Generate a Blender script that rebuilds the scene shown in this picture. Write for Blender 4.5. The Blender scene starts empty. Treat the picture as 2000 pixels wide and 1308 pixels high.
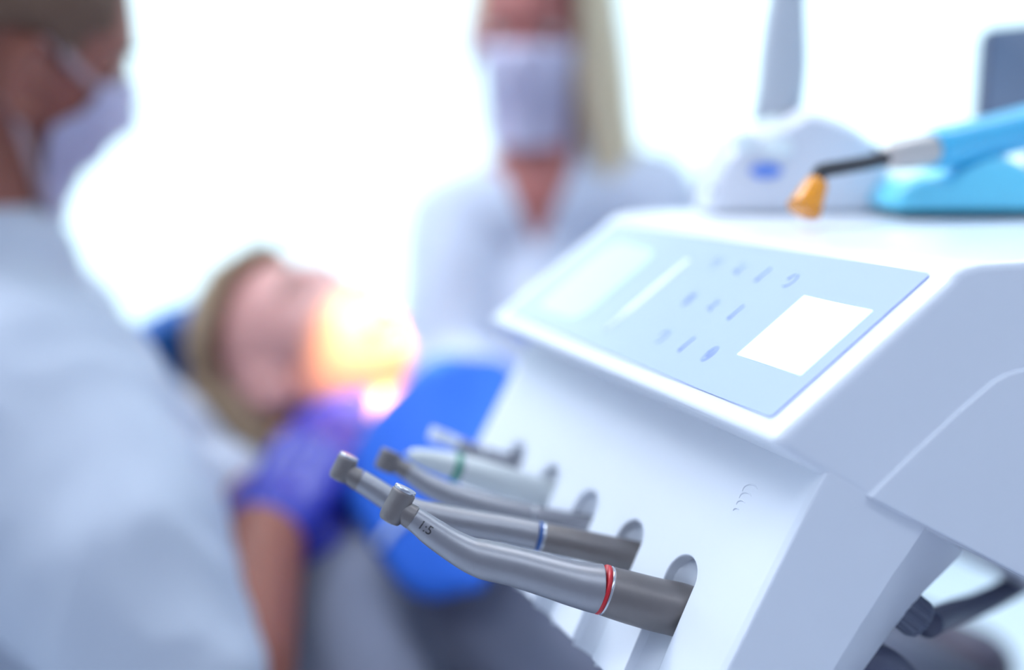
import bpy, bmesh, math, random
from mathutils import Vector, Matrix, noise
random.seed(4)
V = Vector
sc = bpy.context.scene
C = sc.collection

# ------------------------------------------------------------------ camera
F = 2250.0                                   # focal length in pixels of the 2000 px wide frame
PITCH = math.atan(392 / F)
CAM = V((0, 0, 1.12))
cd = bpy.data.cameras.new('camera'); cam = bpy.data.objects.new('camera', cd); C.objects.link(cam)
cam.location = CAM; cam.rotation_euler = (math.pi / 2 - PITCH, 0, 0)
cd.sensor_width = 36; cd.lens = F / 2000 * 36; cd.clip_start = 0.02
cd.dof.use_dof = True; cd.dof.focus_distance = 0.462; cd.dof.aperture_fstop = 1.75
sc.camera = cam
# ------------------------------------------------------------------ world
w = bpy.data.worlds.new('sky'); sc.world = w; w.use_nodes = True
nt = w.node_tree; nt.nodes.clear()
out = nt.nodes.new('ShaderNodeOutputWorld'); bg = nt.nodes.new('ShaderNodeBackground')
tc = nt.nodes.new('ShaderNodeTexCoord'); sp = nt.nodes.new('ShaderNodeSeparateXYZ')
rmp = nt.nodes.new('ShaderNodeValToRGB')     # bright hazy daylight beyond the windows, weaker behind the building
nt.links.new(tc.outputs['Generated'], sp.inputs[0]); nt.links.new(sp.outputs['Y'], rmp.inputs[0])
rmp.color_ramp.elements[0].position = 0.0; rmp.color_ramp.elements[0].color = (0.062, 0.074, 0.104, 1)
rmp.color_ramp.elements[1].position = 0.35; rmp.color_ramp.elements[1].color = (0.74, 0.93, 1.0, 1)
nt.links.new(rmp.outputs[0], bg.inputs[0]); bg.inputs[1].default_value = 6.6
nt.links.new(bg.outputs[0], out.inputs[0])
# ------------------------------------------------------------------ area lights added for key and fill, set at the ceiling
def area(name, loc, size, energy, col, rot=(0, 0, 0), sy=None):
    l = bpy.data.lights.new(name, 'AREA'); l.energy = energy; l.color = col
    l.shape = 'RECTANGLE'; l.size = size; l.size_y = sy or size
    o = bpy.data.objects.new(name, l); C.objects.link(o); o.location = loc; o.rotation_euler = rot
    return o
PANELS = [((-0.9, 1.3, 2.66), 47), ((0.9, 1.3, 2.66), 10), ((-0.9, -0.5, 2.66), 9), ((0.9, -0.5, 2.66), 4)]
for (loc, e) in PANELS:
    area('added_lamp', loc, 1.15, e, (0.86, 0.92, 1.0), sy=0.55)
# ------------------------------------------------------------------ exposure
sc.view_settings.view_transform = 'Standard'; sc.view_settings.look = 'None'
sc.view_settings.exposure = -0.38; sc.view_settings.gamma = 1; sc.view_settings.use_curve_mapping = False
sc.cycles.use_denoising = True
sc.cycles.max_bounces = 8; sc.cycles.diffuse_bounces = 4; sc.cycles.transparent_max_bounces = 8
sc.cycles.caustics_reflective = False; sc.cycles.caustics_refractive = False
sc.cycles.sample_clamp_indirect = 6

# ------------------------------------------------------------------ rays of the calibrated camera
Rv = V((1, 0, 0)); Fv = V((0, math.cos(PITCH), -math.sin(PITCH))); Uv = V((0, math.sin(PITCH), math.cos(PITCH)))
def ray(x, y): return Fv + (x - 1000) / F * Rv - (y - 654) / F * Uv
def P(x, y, Z): return CAM + Z * ray(x, y)
# frame of the delivery unit: u = into its depth (to the right), w = along its width (away), z = up
wd = V((-0.3588295, 0.93340312, 0)); dd = V((0.93340312, 0.3588295, 0)); zz = V((0, 0, 1))
O = P(1481, 1171, 0.42)
def W(u, w_, z): return O + u * dd + w_ * wd + z * zz
def onw(x, y, w_=0.0):
    r = ray(x, y); t = ((O + w_ * wd - CAM).dot(wd)) / r.dot(wd); q = CAM + t * r - O
    return (q.dot(dd), q.z)

# ------------------------------------------------------------------ materials
def lin(c): return tuple(((v / 255) / 12.92 if v / 255 <= 0.04045 else ((v / 255 + 0.055) / 1.055) ** 2.4) for v in c)
MATS = {}
def mat(name, rgb, rough=0.5, metal=0.0, var=0.04, scale=20.0, bump=0.0, bscale=200.0, coat=0.0, sss=0.0, spec=0.5, sheen=0.0, trans=0.0, emit=None, es=0.0, stretch=None):
    m = bpy.data.materials.new(name); m.use_nodes = True; n = m.node_tree; b = n.nodes['Principled BSDF']
    tcn = n.nodes.new('ShaderNodeTexCoord'); nz = n.nodes.new('ShaderNodeTexNoise'); nz.inputs['Scale'].default_value = scale
    nz.inputs['Detail'].default_value = 4
    src = tcn.outputs['Object']
    if stretch:
        mp = n.nodes.new('ShaderNodeMapping'); mp.inputs['Scale'].default_value = stretch
        n.links.new(src, mp.inputs[0]); src = mp.outputs[0]
    n.links.new(src, nz.inputs['Vector'])
    mx = n.nodes.new('ShaderNodeMix'); mx.data_type = 'RGBA'
    c = lin(rgb)
    mx.inputs[6].default_value = tuple(max(0, v * (1 - var)) for v in c) + (1,)
    mx.inputs[7].default_value = tuple(min(1, v * (1 + var)) for v in c) + (1,)
    n.links.new(nz.outputs['Fac'], mx.inputs[0]); n.links.new(mx.outputs[2], b.inputs['Base Color'])
    b.inputs['Roughness'].default_value = rough; b.inputs['Metallic'].default_value = metal
    b.inputs['Specular IOR Level'].default_value = spec
    b.inputs['Coat Weight'].default_value = coat; b.inputs['Coat Roughness'].default_value = 0.15
    b.inputs['Sheen Weight'].default_value = sheen
    if sss: b.inputs['Subsurface Weight'].default_value = sss; b.inputs['Subsurface Radius'].default_value = (0.012, 0.005, 0.003)
    if trans: b.inputs['Transmission Weight'].default_value = trans
    if emit: b.inputs['Emission Color'].default_value = lin(emit) + (1,); b.inputs['Emission Strength'].default_value = es
    if bump:
        nb = n.nodes.new('ShaderNodeTexNoise'); nb.inputs['Scale'].default_value = bscale
        n.links.new(src, nb.inputs['Vector'])
        bp = n.nodes.new('ShaderNodeBump'); bp.inputs['Strength'].default_value = bump; bp.inputs['Distance'].default_value = 0.001
        n.links.new(nb.outputs['Fac'], bp.inputs['Height']); n.links.new(bp.outputs[0], b.inputs['Normal'])
    MATS[name] = m
    return m
M_white = mat('white_plastic', (232, 236, 244), 0.32, var=0.01, coat=0.3)
M_channel = mat('white_slot_plastic', (222, 226, 234), 0.4, var=0.01)
M_glass = mat('pale_blue_panel_film', (180, 194, 246), 0.22, var=0.01, coat=0.5)
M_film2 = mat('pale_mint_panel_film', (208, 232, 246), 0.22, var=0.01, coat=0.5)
M_screen = mat('lit_display', (225, 245, 250), 0.2, var=0.01, emit=(235, 255, 252), es=0.75)
M_icon = mat('icon_print', (146, 168, 218), 0.5)
M_plainw = mat('plain_white', (240, 250, 252), 0.4)  # white for the panel strip, bib cord and painted highlights
M_metal = mat('satin_steel', (156, 155, 160), 0.42, metal=0.85, var=0.05, scale=300, stretch=(1, 1, 1))
M_metal2 = mat('steel_grip', (130, 124, 123), 0.46, metal=0.75, var=0.05, scale=300)
M_metal3 = mat('bright_steel', (196, 198, 204), 0.22, metal=0.9, var=0.03)
M_silver = mat('pale_steel', (205, 210, 210), 0.42, metal=0.35, var=0.03)
M_red = mat('red_ring', (196, 20, 36), 0.35); M_blue = mat('blue_ring', (52, 92, 160), 0.35); M_green = mat('green_ring', (30, 140, 112), 0.35)
M_ink = mat('black_print', (34, 32, 36), 0.6)
M_black = mat('black_rubber', (38, 38, 46), 0.5); M_dark = mat('dark_gap', (60, 60, 84), 0.7)
M_hose = mat('grey_hose', (86, 90, 112), 0.45); M_knob = mat('dark_knob', (92, 98, 118), 0.45)
M_cyan = mat('cyan_plastic', (70, 186, 232), 0.3, coat=0.3, var=0.02); M_cyan2 = mat('turquoise_plastic', (110, 214, 244), 0.3, coat=0.3, var=0.02)
M_teal = mat('dark_teal_rubber', (20, 96, 112), 0.5)
M_amber = mat('amber_plastic', (246, 156, 4), 0.25, var=0.03, trans=0.08, coat=0.3)
M_nozzle = mat('nozzle_grey', (196, 190, 186), 0.28, metal=0.4)
M_lgrey = mat('light_grey_plastic', (196, 202, 210), 0.35, coat=0.2, var=0.02)
M_pgrey = mat('pale_lilac_plastic', (224, 227, 236), 0.35, coat=0.3, var=0.02)
M_mon = mat('monitor_bezel', (44, 50, 88), 0.4); M_monscr = mat('monitor_glass', (70, 92, 122), 0.25, emit=(70, 92, 122), es=0.25)
M_logo = mat('blue_logo', (96, 140, 232), 0.4)
M_skinD = mat('tanned_skin', (148, 88, 70), 0.5, var=0.08, scale=60, sss=0.15)
M_skinP = mat('fair_skin', (208, 152, 144), 0.45, var=0.05, scale=60, sss=0.15)
M_skinA = mat('assistant_skin', (178, 108, 100), 0.5, var=0.06, scale=60, sss=0.15)
M_lip = mat('lip', (186, 96, 96), 0.4); M_eye = mat('eye_white', (225, 222, 220), 0.25); M_iris = mat('iris', (58, 48, 44), 0.2)
M_coat = mat('white_coat_cloth', (184, 192, 206), 0.85, var=0.03, scale=8, bump=0.3, bscale=900)
M_coat2 = mat('white_tunic_cloth', (200, 208, 224), 0.85, var=0.03, scale=8, bump=0.3, bscale=900)
M_mask = mat('mask_fabric', (198, 194, 216), 0.9, var=0.02, bump=0.2, bscale=1200)
M_strap = mat('mask_elastic', (176, 152, 154), 0.9)
M_glove = mat('violet_nitrile', (44, 50, 168), 0.38, var=0.06, scale=40)
M_hairD = mat('short_brown_hair', (98, 72, 56), 0.7, var=0.35, scale=260, stretch=(1, 1, 5))
M_hairP = mat('dark_blond_hair', (160, 134, 104), 0.55, var=0.35, scale=200, stretch=(1, 4, 1))
M_hairA = mat('blond_hair', (212, 194, 160), 0.5, var=0.2, scale=200, stretch=(5, 5, 1))
M_brow = mat('brow_hair', (92, 68, 56), 0.7)
M_bib = mat('blue_bib_paper', (40, 106, 216), 0.75, var=0.05, scale=30, bump=0.2, bscale=700)
M_cloth = mat('grey_knit', (128, 132, 150), 0.9, var=0.12, scale=14)
M_jeans = mat('dark_trousers', (64, 68, 84), 0.9, var=0.1)
M_chair = mat('blue_upholstery', (40, 104, 186), 0.45, var=0.05)
M_chairg = mat('grey_chair_shell', (150, 156, 172), 0.4, var=0.03)
M_cover = mat('pale_cyan_cover', (150, 220, 240), 0.6)
M_stool = mat('dark_stool_leather', (88, 84, 100), 0.45, var=0.08)
M_chrome = mat('chrome', (200, 204, 212), 0.15, metal=1.0, var=0.02)
M_floor = mat('pale_vinyl_floor', (222, 228, 238), 0.35, var=0.04, scale=5)
M_wall = mat('white_wall_paint', (236, 240, 246), 0.8, var=0.01)
M_frame = mat('white_window_frame', (240, 244, 248), 0.4, var=0.01)
M_lamp = mat('added_lamp_diffuser', (240, 245, 250), 0.5, emit=(225, 238, 255), es=3.0)  # glow of the added ceiling panels
M_warm = mat('warm_lens', (250, 240, 210), 0.3, emit=(255, 214, 150), es=4.0)

def curtain_mat():
    m = bpy.data.materials.new('sheer_curtain'); m.use_nodes = True; n = m.node_tree; n.nodes.clear()
    o = n.nodes.new('ShaderNodeOutputMaterial'); t = n.nodes.new('ShaderNodeBsdfTranslucent'); tr = n.nodes.new('ShaderNodeBsdfTransparent')
    wv = n.nodes.new('ShaderNodeTexNoise'); wv.inputs['Scale'].default_value = 900
    mx = n.nodes.new('ShaderNodeMixShader'); mp = n.nodes.new('ShaderNodeMapRange'); mp.inputs[3].default_value = 0.22; mp.inputs[4].default_value = 0.34
    t.inputs[0].default_value = (0.9, 0.95, 0.97, 1)
    n.links.new(wv.outputs['Fac'], mp.inputs[0]); n.links.new(mp.outputs[0], mx.inputs[0])
    n.links.new(t.outputs[0], mx.inputs[1]); n.links.new(tr.outputs[0], mx.inputs[2]); n.links.new(mx.outputs[0], o.inputs[0])
    return m
def pane_mat():
    m = bpy.data.materials.new('window_glass'); m.use_nodes = True; n = m.node_tree; n.nodes.clear()
    o = n.nodes.new('ShaderNodeOutputMaterial'); g = n.nodes.new('ShaderNodeBsdfGlossy'); tr = n.nodes.new('ShaderNodeBsdfTransparent')
    g.inputs['Roughness'].default_value = 0.02; fr = n.nodes.new('ShaderNodeFresnel'); mx = n.nodes.new('ShaderNodeMixShader')
    n.links.new(fr.outputs[0], mx.inputs[0]); n.links.new(tr.outputs[0], mx.inputs[1]); n.links.new(g.outputs[0], mx.inputs[2]); n.links.new(mx.outputs[0], o.inputs[0])
    return m
M_curtain = curtain_mat(); M_pane = pane_mat()

# ------------------------------------------------------------------ object helpers (all shapes are authored in world metres)
def origin_of(p):
    v = V((0, 0, 0))
    while p is not None: v += p.location; p = p.parent
    return v
def thing(name, label, cat, loc, group=None):
    o = bpy.data.objects.new(name, None); C.objects.link(o); o.location = loc; o.empty_display_size = 0.05
    o['label'] = label; o['category'] = cat
    if group: o['group'] = group
    return o
def obj(name, vf, m, parent=None, smooth=True, loc=None, label=None, cat=None, kind=None, group=None, bevel=0.0, sub=0, auto=None, segs=3):
    vs, fs = vf
    og = V(loc) if loc is not None else (origin_of(parent) if parent else V((0, 0, 0)))
    me = bpy.data.meshes.new(name); me.from_pydata([tuple(V(v) - og) for v in vs], [], fs); me.validate()
    bm = bmesh.new(); bm.from_mesh(me); bmesh.ops.recalc_face_normals(bm, faces=bm.faces); bm.to_mesh(me); bm.free()
    me.polygons.foreach_set('use_smooth', [smooth] * len(me.polygons)); me.materials.append(m)
    o = bpy.data.objects.new(name, me); C.objects.link(o)
    if parent: o.parent = parent
    else: o.location = og
    if bevel:
        b = o.modifiers.new('bevel', 'BEVEL'); b.width = bevel; b.segments = segs; b.limit_method = 'ANGLE'; b.angle_limit = math.radians(35)
        b.harden_normals = smooth
    if sub: s = o.modifiers.new('sub', 'SUBSURF'); s.levels = sub; s.render_levels = sub
    if label: o['label'] = label
    if cat: o['category'] = cat
    if kind: o['kind'] = kind
    if group: o['group'] = group
    return o
def join(*parts):
    vs, fs = [], []
    for (v, f) in parts:
        n = len(vs); vs += list(v); fs += [tuple(i + n for i in q) for q in f]
    return vs, fs
def box(a, b):
    (x0, y0, z0), (x1, y1, z1) = a, b
    v = [V((x, y, z)) for x in (x0, x1) for y in (y0, y1) for z in (z0, z1)]
    return v, [(0, 1, 3, 2), (4, 6, 7, 5), (0, 4, 5, 1), (2, 3, 7, 6), (0, 2, 6, 4), (1, 5, 7, 3)]
def obox(c, ax, ay, az):       # oriented box from centre and half-axis vectors
    v = [c + sx * ax + sy * ay + sz * az for sx in (-1, 1) for sy in (-1, 1) for sz in (-1, 1)]
    return v, [(0, 1, 3, 2), (4, 6, 7, 5), (0, 4, 5, 1), (2, 3, 7, 6), (0, 2, 6, 4), (1, 5, 7, 3)]
def prism(loop0, loop1):       # two matching closed loops
    n = len(loop0)
    return list(loop0) + list(loop1), [tuple(range(n))[::-1], tuple(range(n, 2 * n))] + [(i, (i + 1) % n, n + (i + 1) % n, n + i) for i in range(n)]
def tube(pts, rad, seg=24, caps=True, flat=None, rings=False):
    """swept circle; rad a number or list; flat=(axis, factor) squashes the section along an axis"""
    pts = [V(p) for p in pts]; n = len(pts)
    if not isinstance(rad, (list, tuple)): rad = [rad] * n
    vs, fs = [], []
    t0 = (pts[1] - pts[0]).normalized(); a = t0.orthogonal().normalized()
    for i, p in enumerate(pts):
        t = (pts[min(i + 1, n - 1)] - pts[max(i - 1, 0)])
        t = t.normalized() if t.length > 1e-9 else t0
        a = (a - a.dot(t) * t).normalized(); b = t.cross(a)
        for k in range(seg):
            an = 2 * math.pi * k / seg; d = (math.cos(an) * a + math.sin(an) * b) * rad[i]
            if flat: d = d - flat[0] * d.dot(flat[0]) * (1 - flat[1])
            vs.append(p + d)
    for i in range(n - 1):
        for k in range(seg):
            fs.append((i * seg + k, i * seg + (k + 1) % seg, (i + 1) * seg + (k + 1) % seg, (i + 1) * seg + k))
    if caps: fs.append(tuple(range(seg))[::-1]); fs.append(tuple((n - 1) * seg + k for k in range(seg)))
    return vs, fs
def spline(ctrl, vals, steps=8):
    """Catmull-Rom through points with matching radii"""
    c = [V(p) for p in ctrl]; P_, R_ = [], []
    for i in range(len(c) - 1):
        p0 = c[max(i - 1, 0)]; p1 = c[i]; p2 = c[i + 1]; p3 = c[min(i + 2, len(c) - 1)]
        r0 = vals[max(i - 1, 0)]; r1 = vals[i]; r2 = vals[i + 1]; r3 = vals[min(i + 2, len(c) - 1)]
        for s in range(steps):
            t = s / steps
            h = lambda a0, a1, a2, a3: 0.5 * ((2 * a1) + (a2 - a0) * t + (2 * a0 - 5 * a1 + 4 * a2 - a3) * t * t + (3 * a1 - a0 - 3 * a2 + a3) * t ** 3)
            P_.append(h(p0, p1, p2, p3)); R_.append(h(r0, r1, r2, r3))
    P_.append(c[-1]); R_.append(vals[-1])
    return P_, R_
def ball(c, r, M=None, seg=24, rg=14):
    c = V(c); r = V((r, r, r)) if not isinstance(r, (tuple, list, V)) else V(r)
    M = M or Matrix.Identity(3); vs = [c + M @ V((0, 0, r.z))]; fs = []
    for i in range(1, rg):
        th = math.pi * i / rg
        for k in range(seg):
            ph = 2 * math.pi * k / seg
            vs.append(c + M @ V((r.x * math.sin(th) * math.cos(ph), r.y * math.sin(th) * math.sin(ph), r.z * math.cos(th))))
    vs.append(c - M @ V((0, 0, r.z))); L = len(vs) - 1
    for k in range(seg): fs.append((0, 1 + k, 1 + (k + 1) % seg)); fs.append((L, L - seg + (k + 1) % seg, L - seg + k))
    for i in range(rg - 2):
        for k in range(seg):
            a = 1 + i * seg; fs.append((a + k, a + seg + k, a + seg + (k + 1) % seg, a + (k + 1) % seg))
    return vs, fs
def limb(p0, r0, p1, r1, seg=20, flat=None):      # tapered capsule, closed
    p0 = V(p0); p1 = V(p1); t = (p1 - p0).normalized(); pts, rad = [], []
    for k in range(6):
        a = math.pi / 2 * (k + 0.15) / 6; pts.append(p0 - t * r0 * math.cos(a)); rad.append(r0 * math.sin(a))
    pts.append(p0); rad.append(r0); pts.append((p0 + p1) / 2); rad.append((r0 + r1) / 2); pts.append(p1); rad.append(r1)
    for k in range(5, -1, -1):
        a = math.pi / 2 * (k + 0.15) / 6; pts.append(p1 + t * r1 * math.cos(a)); rad.append(r1 * math.sin(a))
    return tube(pts, rad, seg, flat=flat)
def chain(pr, flat=None): return [limb(pr[i][0], pr[i][1], pr[i + 1][0], pr[i + 1][1], flat=flat) for i in range(len(pr) - 1)]
def union(parts, voxel=0.004, smooth=4, disp=None):
    vs, fs = join(*parts)
    me = bpy.data.meshes.new('tmp'); me.from_pydata([tuple(v) for v in vs], [], fs)
    bm = bmesh.new(); bm.from_mesh(me); bmesh.ops.recalc_face_normals(bm, faces=bm.faces); bm.to_mesh(me); bm.free()
    o = bpy.data.objects.new('tmp', me); C.objects.link(o)
    r = o.modifiers.new('r', 'REMESH'); r.mode = 'VOXEL'; r.voxel_size = voxel; r.adaptivity = 0
    s = o.modifiers.new('s', 'SMOOTH'); s.iterations = smooth; s.factor = 0.5
    dg = bpy.context.evaluated_depsgraph_get(); e = o.evaluated_get(dg); m2 = e.to_mesh()
    nv = [v.co.copy() for v in m2.vertices]; nn = [v.normal.copy() for v in m2.vertices]; nf = [tuple(p.vertices) for p in m2.polygons]
    e.to_mesh_clear(); bpy.data.objects.remove(o); bpy.data.meshes.remove(me)
    if disp: nv = [v + n_ * disp(v) for v, n_ in zip(nv, nn)]
    return nv, nf
def border_smooth(vs, fs, it=10):
    cnt = {}
    for f in fs:
        for i in range(len(f)):
            e = tuple(sorted((f[i], f[(i + 1) % len(f)]))); cnt[e] = cnt.get(e, 0) + 1
    nb_ = {}
    for (a, b), c in cnt.items():
        if c == 1: nb_.setdefault(a, []).append(b); nb_.setdefault(b, []).append(a)
    for _ in range(it):
        new = {a: vs[a] * 0.4 + sum((vs[b] for b in l), V()) / len(l) * 0.6 for a, l in nb_.items()}
        for a, v in new.items(): vs[a] = v
    return vs, fs
def folds(amp, sc_, stretch=(1, 1, 0.35)):
    def g(v):
        q = V((v.x * stretch[0], v.y * stretch[1], v.z * stretch[2])) * sc_
        return amp * (noise.noise(q) + 0.5 * (1 - abs(noise.noise(q * 1.9 + V((3, 1, 7))))))
    return g

# ================================================================== THE ROOM
def wall_panel(name, a, b, m): return obj(name, box(a, b), m, smooth=False, kind='structure')
wall_panel('floor', (-2.6, -1.6, -0.1), (2.9, 3.4, 0.0), M_floor)
wall_panel('ceiling', (-2.6, -1.6, 2.7), (2.9, 3.4, 2.8), M_wall)
wall_panel('wall_left', (-2.7, -1.6, 0.0), (-2.6, 3.4, 2.7), M_wall)
wall_panel('wall_right', (2.9, -1.6, 0.0), (3.0, 3.4, 2.7), M_wall)
bw = join(box((-2.6, 3.4, 0), (2.9, 3.5, 0.12)), box((-2.6, 3.4, 2.6), (2.9, 3.5, 2.7)), box((-2.6, 3.4, 0.12), (-2.4, 3.5, 2.6)), box((2.7, 3.4, 0.12), (2.9, 3.5, 2.6)))
obj('wall_back', bw, M_wall, smooth=False, kind='structure')
for i in range(2):
    x0 = -2.4 + i * 2.55; x1 = x0 + 2.55; t = 0.045
    wn = obj('window_%d' % (i + 1), join(box((x0, 3.41, 0.12), (x0 + t, 3.47, 2.6)), box((x1 - t, 3.41, 0.12), (x1, 3.47, 2.6)),
             box((x0 + t, 3.41, 0.12), (x1 - t, 3.47, 0.12 + t)), box((x0 + t, 3.41, 2.6 - t), (x1 - t, 3.47, 2.6))), M_frame, smooth=False, kind='structure')
    obj('pane', box((x0 + t, 3.438, 0.12 + t), (x1 - t, 3.444, 2.6 - t)), M_pane, wn, smooth=False)
def curtain(x0, x1, y, label, ph):
    n = int((x1 - x0) / 0.012); vs, fs = [], []
    for i in range(n + 1):
        x = x0 + (x1 - x0) * i / n
        for j, z in enumerate((0.02, 0.9, 1.8, 2.62)):
            amp = 0.03 * (1 + 0.25 * math.sin(x * 7 + ph)) * (1.1 - 0.15 * j)
            vs.append(V((x, y + amp * math.sin(x * 42 + ph + 0.4 * math.sin(x * 5) + 0.15 * j), z)))
    for i in range(n):
        for j in range(3): fs.append((i * 4 + j, (i + 1) * 4 + j, (i + 1) * 4 + j + 1, i * 4 + j + 1))
    t = thing('curtain', label, 'curtain', (0.5 * (x0 + x1), y, 2.66), 'sheer curtains along the window wall')
    o = obj('curtain_cloth', (vs, fs), M_curtain, t)
    s = o.modifiers.new('t', 'SOLIDIFY'); s.thickness = 0.0012
    obj('curtain_rail', box((x0, y - 0.012, 2.62), (x1, y + 0.012, 2.66)), M_frame, t, smooth=False)
curtain(-2.35, 0.15, 3.27, 'sheer white curtain behind the dentist and patient, left of the two', 0.3)
curtain(0.20, 2.7, 3.27, 'sheer white curtain behind the tabletop unit and monitor, right of the two', 1.1)
for i, (loc, e) in enumerate(PANELS):  # panels added around the unseen key and fill lamps
    x, y, z = loc
    lb = ['over the patient', 'over the assistant', 'behind the dentist', 'behind the delivery unit'][i]
    t = thing('added_ceiling_light', 'added unseen flat rectangular ceiling light panel ' + lb, 'ceiling light', (x, y, 2.7), 'added ceiling light panels')
    obj('light_frame', join(box((x - 0.62, y - 0.32, 2.67), (x - 0.585, y + 0.32, 2.7)), box((x + 0.585, y - 0.32, 2.67), (x + 0.62, y + 0.32, 2.7)),
        box((x - 0.585, y - 0.32, 2.67), (x + 0.585, y - 0.285, 2.7)), box((x - 0.585, y + 0.285, 2.67), (x + 0.585, y + 0.32, 2.7))), M_frame, t, smooth=False)
    obj('diffuser', box((x - 0.585, y - 0.285, 2.68), (x + 0.585, y + 0.285, 2.69)), M_lamp, t, smooth=False)

# ================================================================== DELIVERY UNIT
WID = 0.300
unit = thing('delivery_unit', 'white dental delivery unit with sloped touch panel and row of slots holding handpieces', 'dental unit', W(0.15, 0.15, -0.25))
A = (0.00305, 0.05808); B = (0.0872, 0.1191)
def arc2(c, r, a0, a1, n): return [(c[0] + r * math.cos(math.radians(a0 + (a1 - a0) * i / n)), c[1] + r * math.sin(math.radians(a0 + (a1 - a0) * i / n))) for i in range(n + 1)]
# profile of the upper housing: front lip, sloped panel, rounded ridge, flat top, back, underside
sl = math.atan2(B[1] - A[1], B[0] - A[0])
prof = [A, (B[0] - 0.010 * math.cos(sl), B[1] - 0.010 * math.sin(sl)), (B[0] - 0.004, B[1] - 0.0012), (B[0] + 0.006, B[1] + 0.0008), (0.45, 0.1216),
        (0.45, -0.18), (0.30, -0.105), (0.1258, -0.0100), (0.0435, 0.0336)]
upper = prism([W(u, 0, z) for u, z in prof], [W(u, WID, z) for u, z in prof])
up = obj('housing', upper, M_white, unit, bevel=0.0042, segs=5)
# raised cover panel on the near side
c1 = [onw(1690, 968), onw(1758, 902), onw(1860, 806), onw(1935, 742), onw(1960, 728), onw(1985, 720)]
cov = c1 + [(0.36, c1[-1][1] + 0.012), (0.36, -0.136), (0.30, -0.1045), (0.1258, -0.0095)]
obj('side_cover', prism([W(u, -0.0026, z) for u, z in cov], [W(u, 0.004, z) for u, z in cov]), M_white, unit, bevel=0.0012, label='raised side cover with curved edge')
# sloped panel: local axes e1 = along the width, e2 = up the slope
sdir = (dd * (B[0] - A[0]) + zz * (B[1] - A[1])).normalized(); PN = sdir.cross(wd).normalized()
if PN.z < 0: PN = -PN
def PQ(w_, s, h=0.0): return W(A[0], w_, A[1]) + sdir * s + PN * h
def rrect(w0, w1, s0, s1, r, h, n=6):
    pts = []
    for (cx, cy, a0) in ((w1 - r, s1 - r, 0), (w0 + r, s1 - r, 90), (w0 + r, s0 + r, 180), (w1 - r, s0 + r, 270)):
        for k in range(n + 1):
            a = math.radians(a0 + 90 * k / n); pts.append(PQ(cx + r * math.cos(a), cy + r * math.sin(a), h))
    return pts
cp = obj('control_panel', prism(rrect(0.0125, 0.286, 0.0100, 0.0955, 0.002, 0.0002), rrect(0.0125, 0.286, 0.0100, 0.0955, 0.002, 0.0008)), M_glass, unit, smooth=False, label='pale blue touch panel film')
obj('display', prism(rrect(0.0198, 0.0645, 0.0317, 0.0710, 0.0006, 0.0008), rrect(0.0198, 0.0645, 0.0317, 0.0710, 0.0006, 0.0011)), M_screen, cp, smooth=False, label='lit white display, nearer')
obj('display', prism(rrect(0.205, 0.262, 0.020, 0.080, 0.012, 0.0008), rrect(0.205, 0.262, 0.020, 0.080, 0.012, 0.0011)), M_film2, cp, smooth=False, label='blank pale rounded patch, farther')  # plain paler patch with rounded corners on the film
obj('white_strip', join(tube([PQ(0.172, s_, 0.0009) for s_ in (0.022, 0.04, 0.06, 0.078)], [0.0022, 0.003, 0.003, 0.0022], 12, flat=(PN, 0.2)),
    ), M_plainw, cp, label='narrow white strip')  # narrow white strip running up the slope of the film
def glyph(w_, s, k):
    parts = []
    def stroke(pts, r=0.00055): parts.append(tube([PQ(w_ + a, s + b, 0.0009) for a, b in pts], r, 6, flat=(PN, 0.3)))
    if k == 0: stroke([(0.0025 * math.cos(a / 8 * 5.2), 0.0042 * math.sin(a / 8 * 5.2)) for a in range(9)])
    if k == 1: stroke([(0, -0.005), (0.0006, 0), (0, 0.005)], 0.0009)
    if k == 2: stroke([(-0.002, -0.004), (0.0022, 0.004)]); stroke([(0.0022, -0.003), (-0.002, 0.003)])
    if k == 3: stroke([(0.0022 * math.cos(a / 12 * 6.3), 0.0045 * math.sin(a / 12 * 6.3)) for a in range(13)]); stroke([(0, -0.002), (0, 0.0025)])
    return join(*parts)
for (w_, s, k) in ((0.148, 0.0795, 0), (0.125, 0.079, 2), (0.1045, 0.078, 1), (0.083, 0.078, 0), (0.136, 0.054, 3), (0.114, 0.054, 2), (0.094, 0.053, 1),
                   (0.124, 0.029, 0), (0.102, 0.0287, 1), (0.081, 0.028, 3)):
    obj('icon', glyph(w_, s, k), M_icon, cp)
# lower holder plate with five open slots
T = V((0.0250, 0, 0.0412)); Bm = V((-0.0281, 0, -0.0549))
Td = (W(Bm.x, 0, Bm.z) - W(T.x, 0, T.z)); LEN = Td.length; Td.normalize()
HN = wd.cross(Td).normalized()
if HN.x > 0: HN = -HN                      # outward, up and to the left
def HQ(w_, s, h=0.0): return W(T.x, w_, T.z) + Td * s + HN * h
SL = [0.0512 + 0.0467 * i for i in range(5)]
def sc_at(i, s): return SL[i] - 0.10 * (s - 0.06)
loop = [(0.003, -0.012), (0.003, 0.1100)]
for i in range(5):
    r = 0.0103
    loop.append((sc_at(i, 0.11) - r, 0.1100))
    for k in range(0, 17):
        a = math.pi * k / 16
        loop.append((sc_at(i, 0.06) - r * math.cos(a), 0.0595 - r * math.sin(a)))
    loop.append((sc_at(i, 0.11) + r, 0.1100))
loop += [(0.2935, 0.1100), (0.2935, -0.012)]
plate = prism([HQ(a, b, 0) for a, b in loop], [HQ(a, b, -0.024) for a, b in loop])
hp = obj('holder_plate', plate, M_white, unit, bevel=0.0009, segs=2, label='sloped front plate with five open slots')
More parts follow.
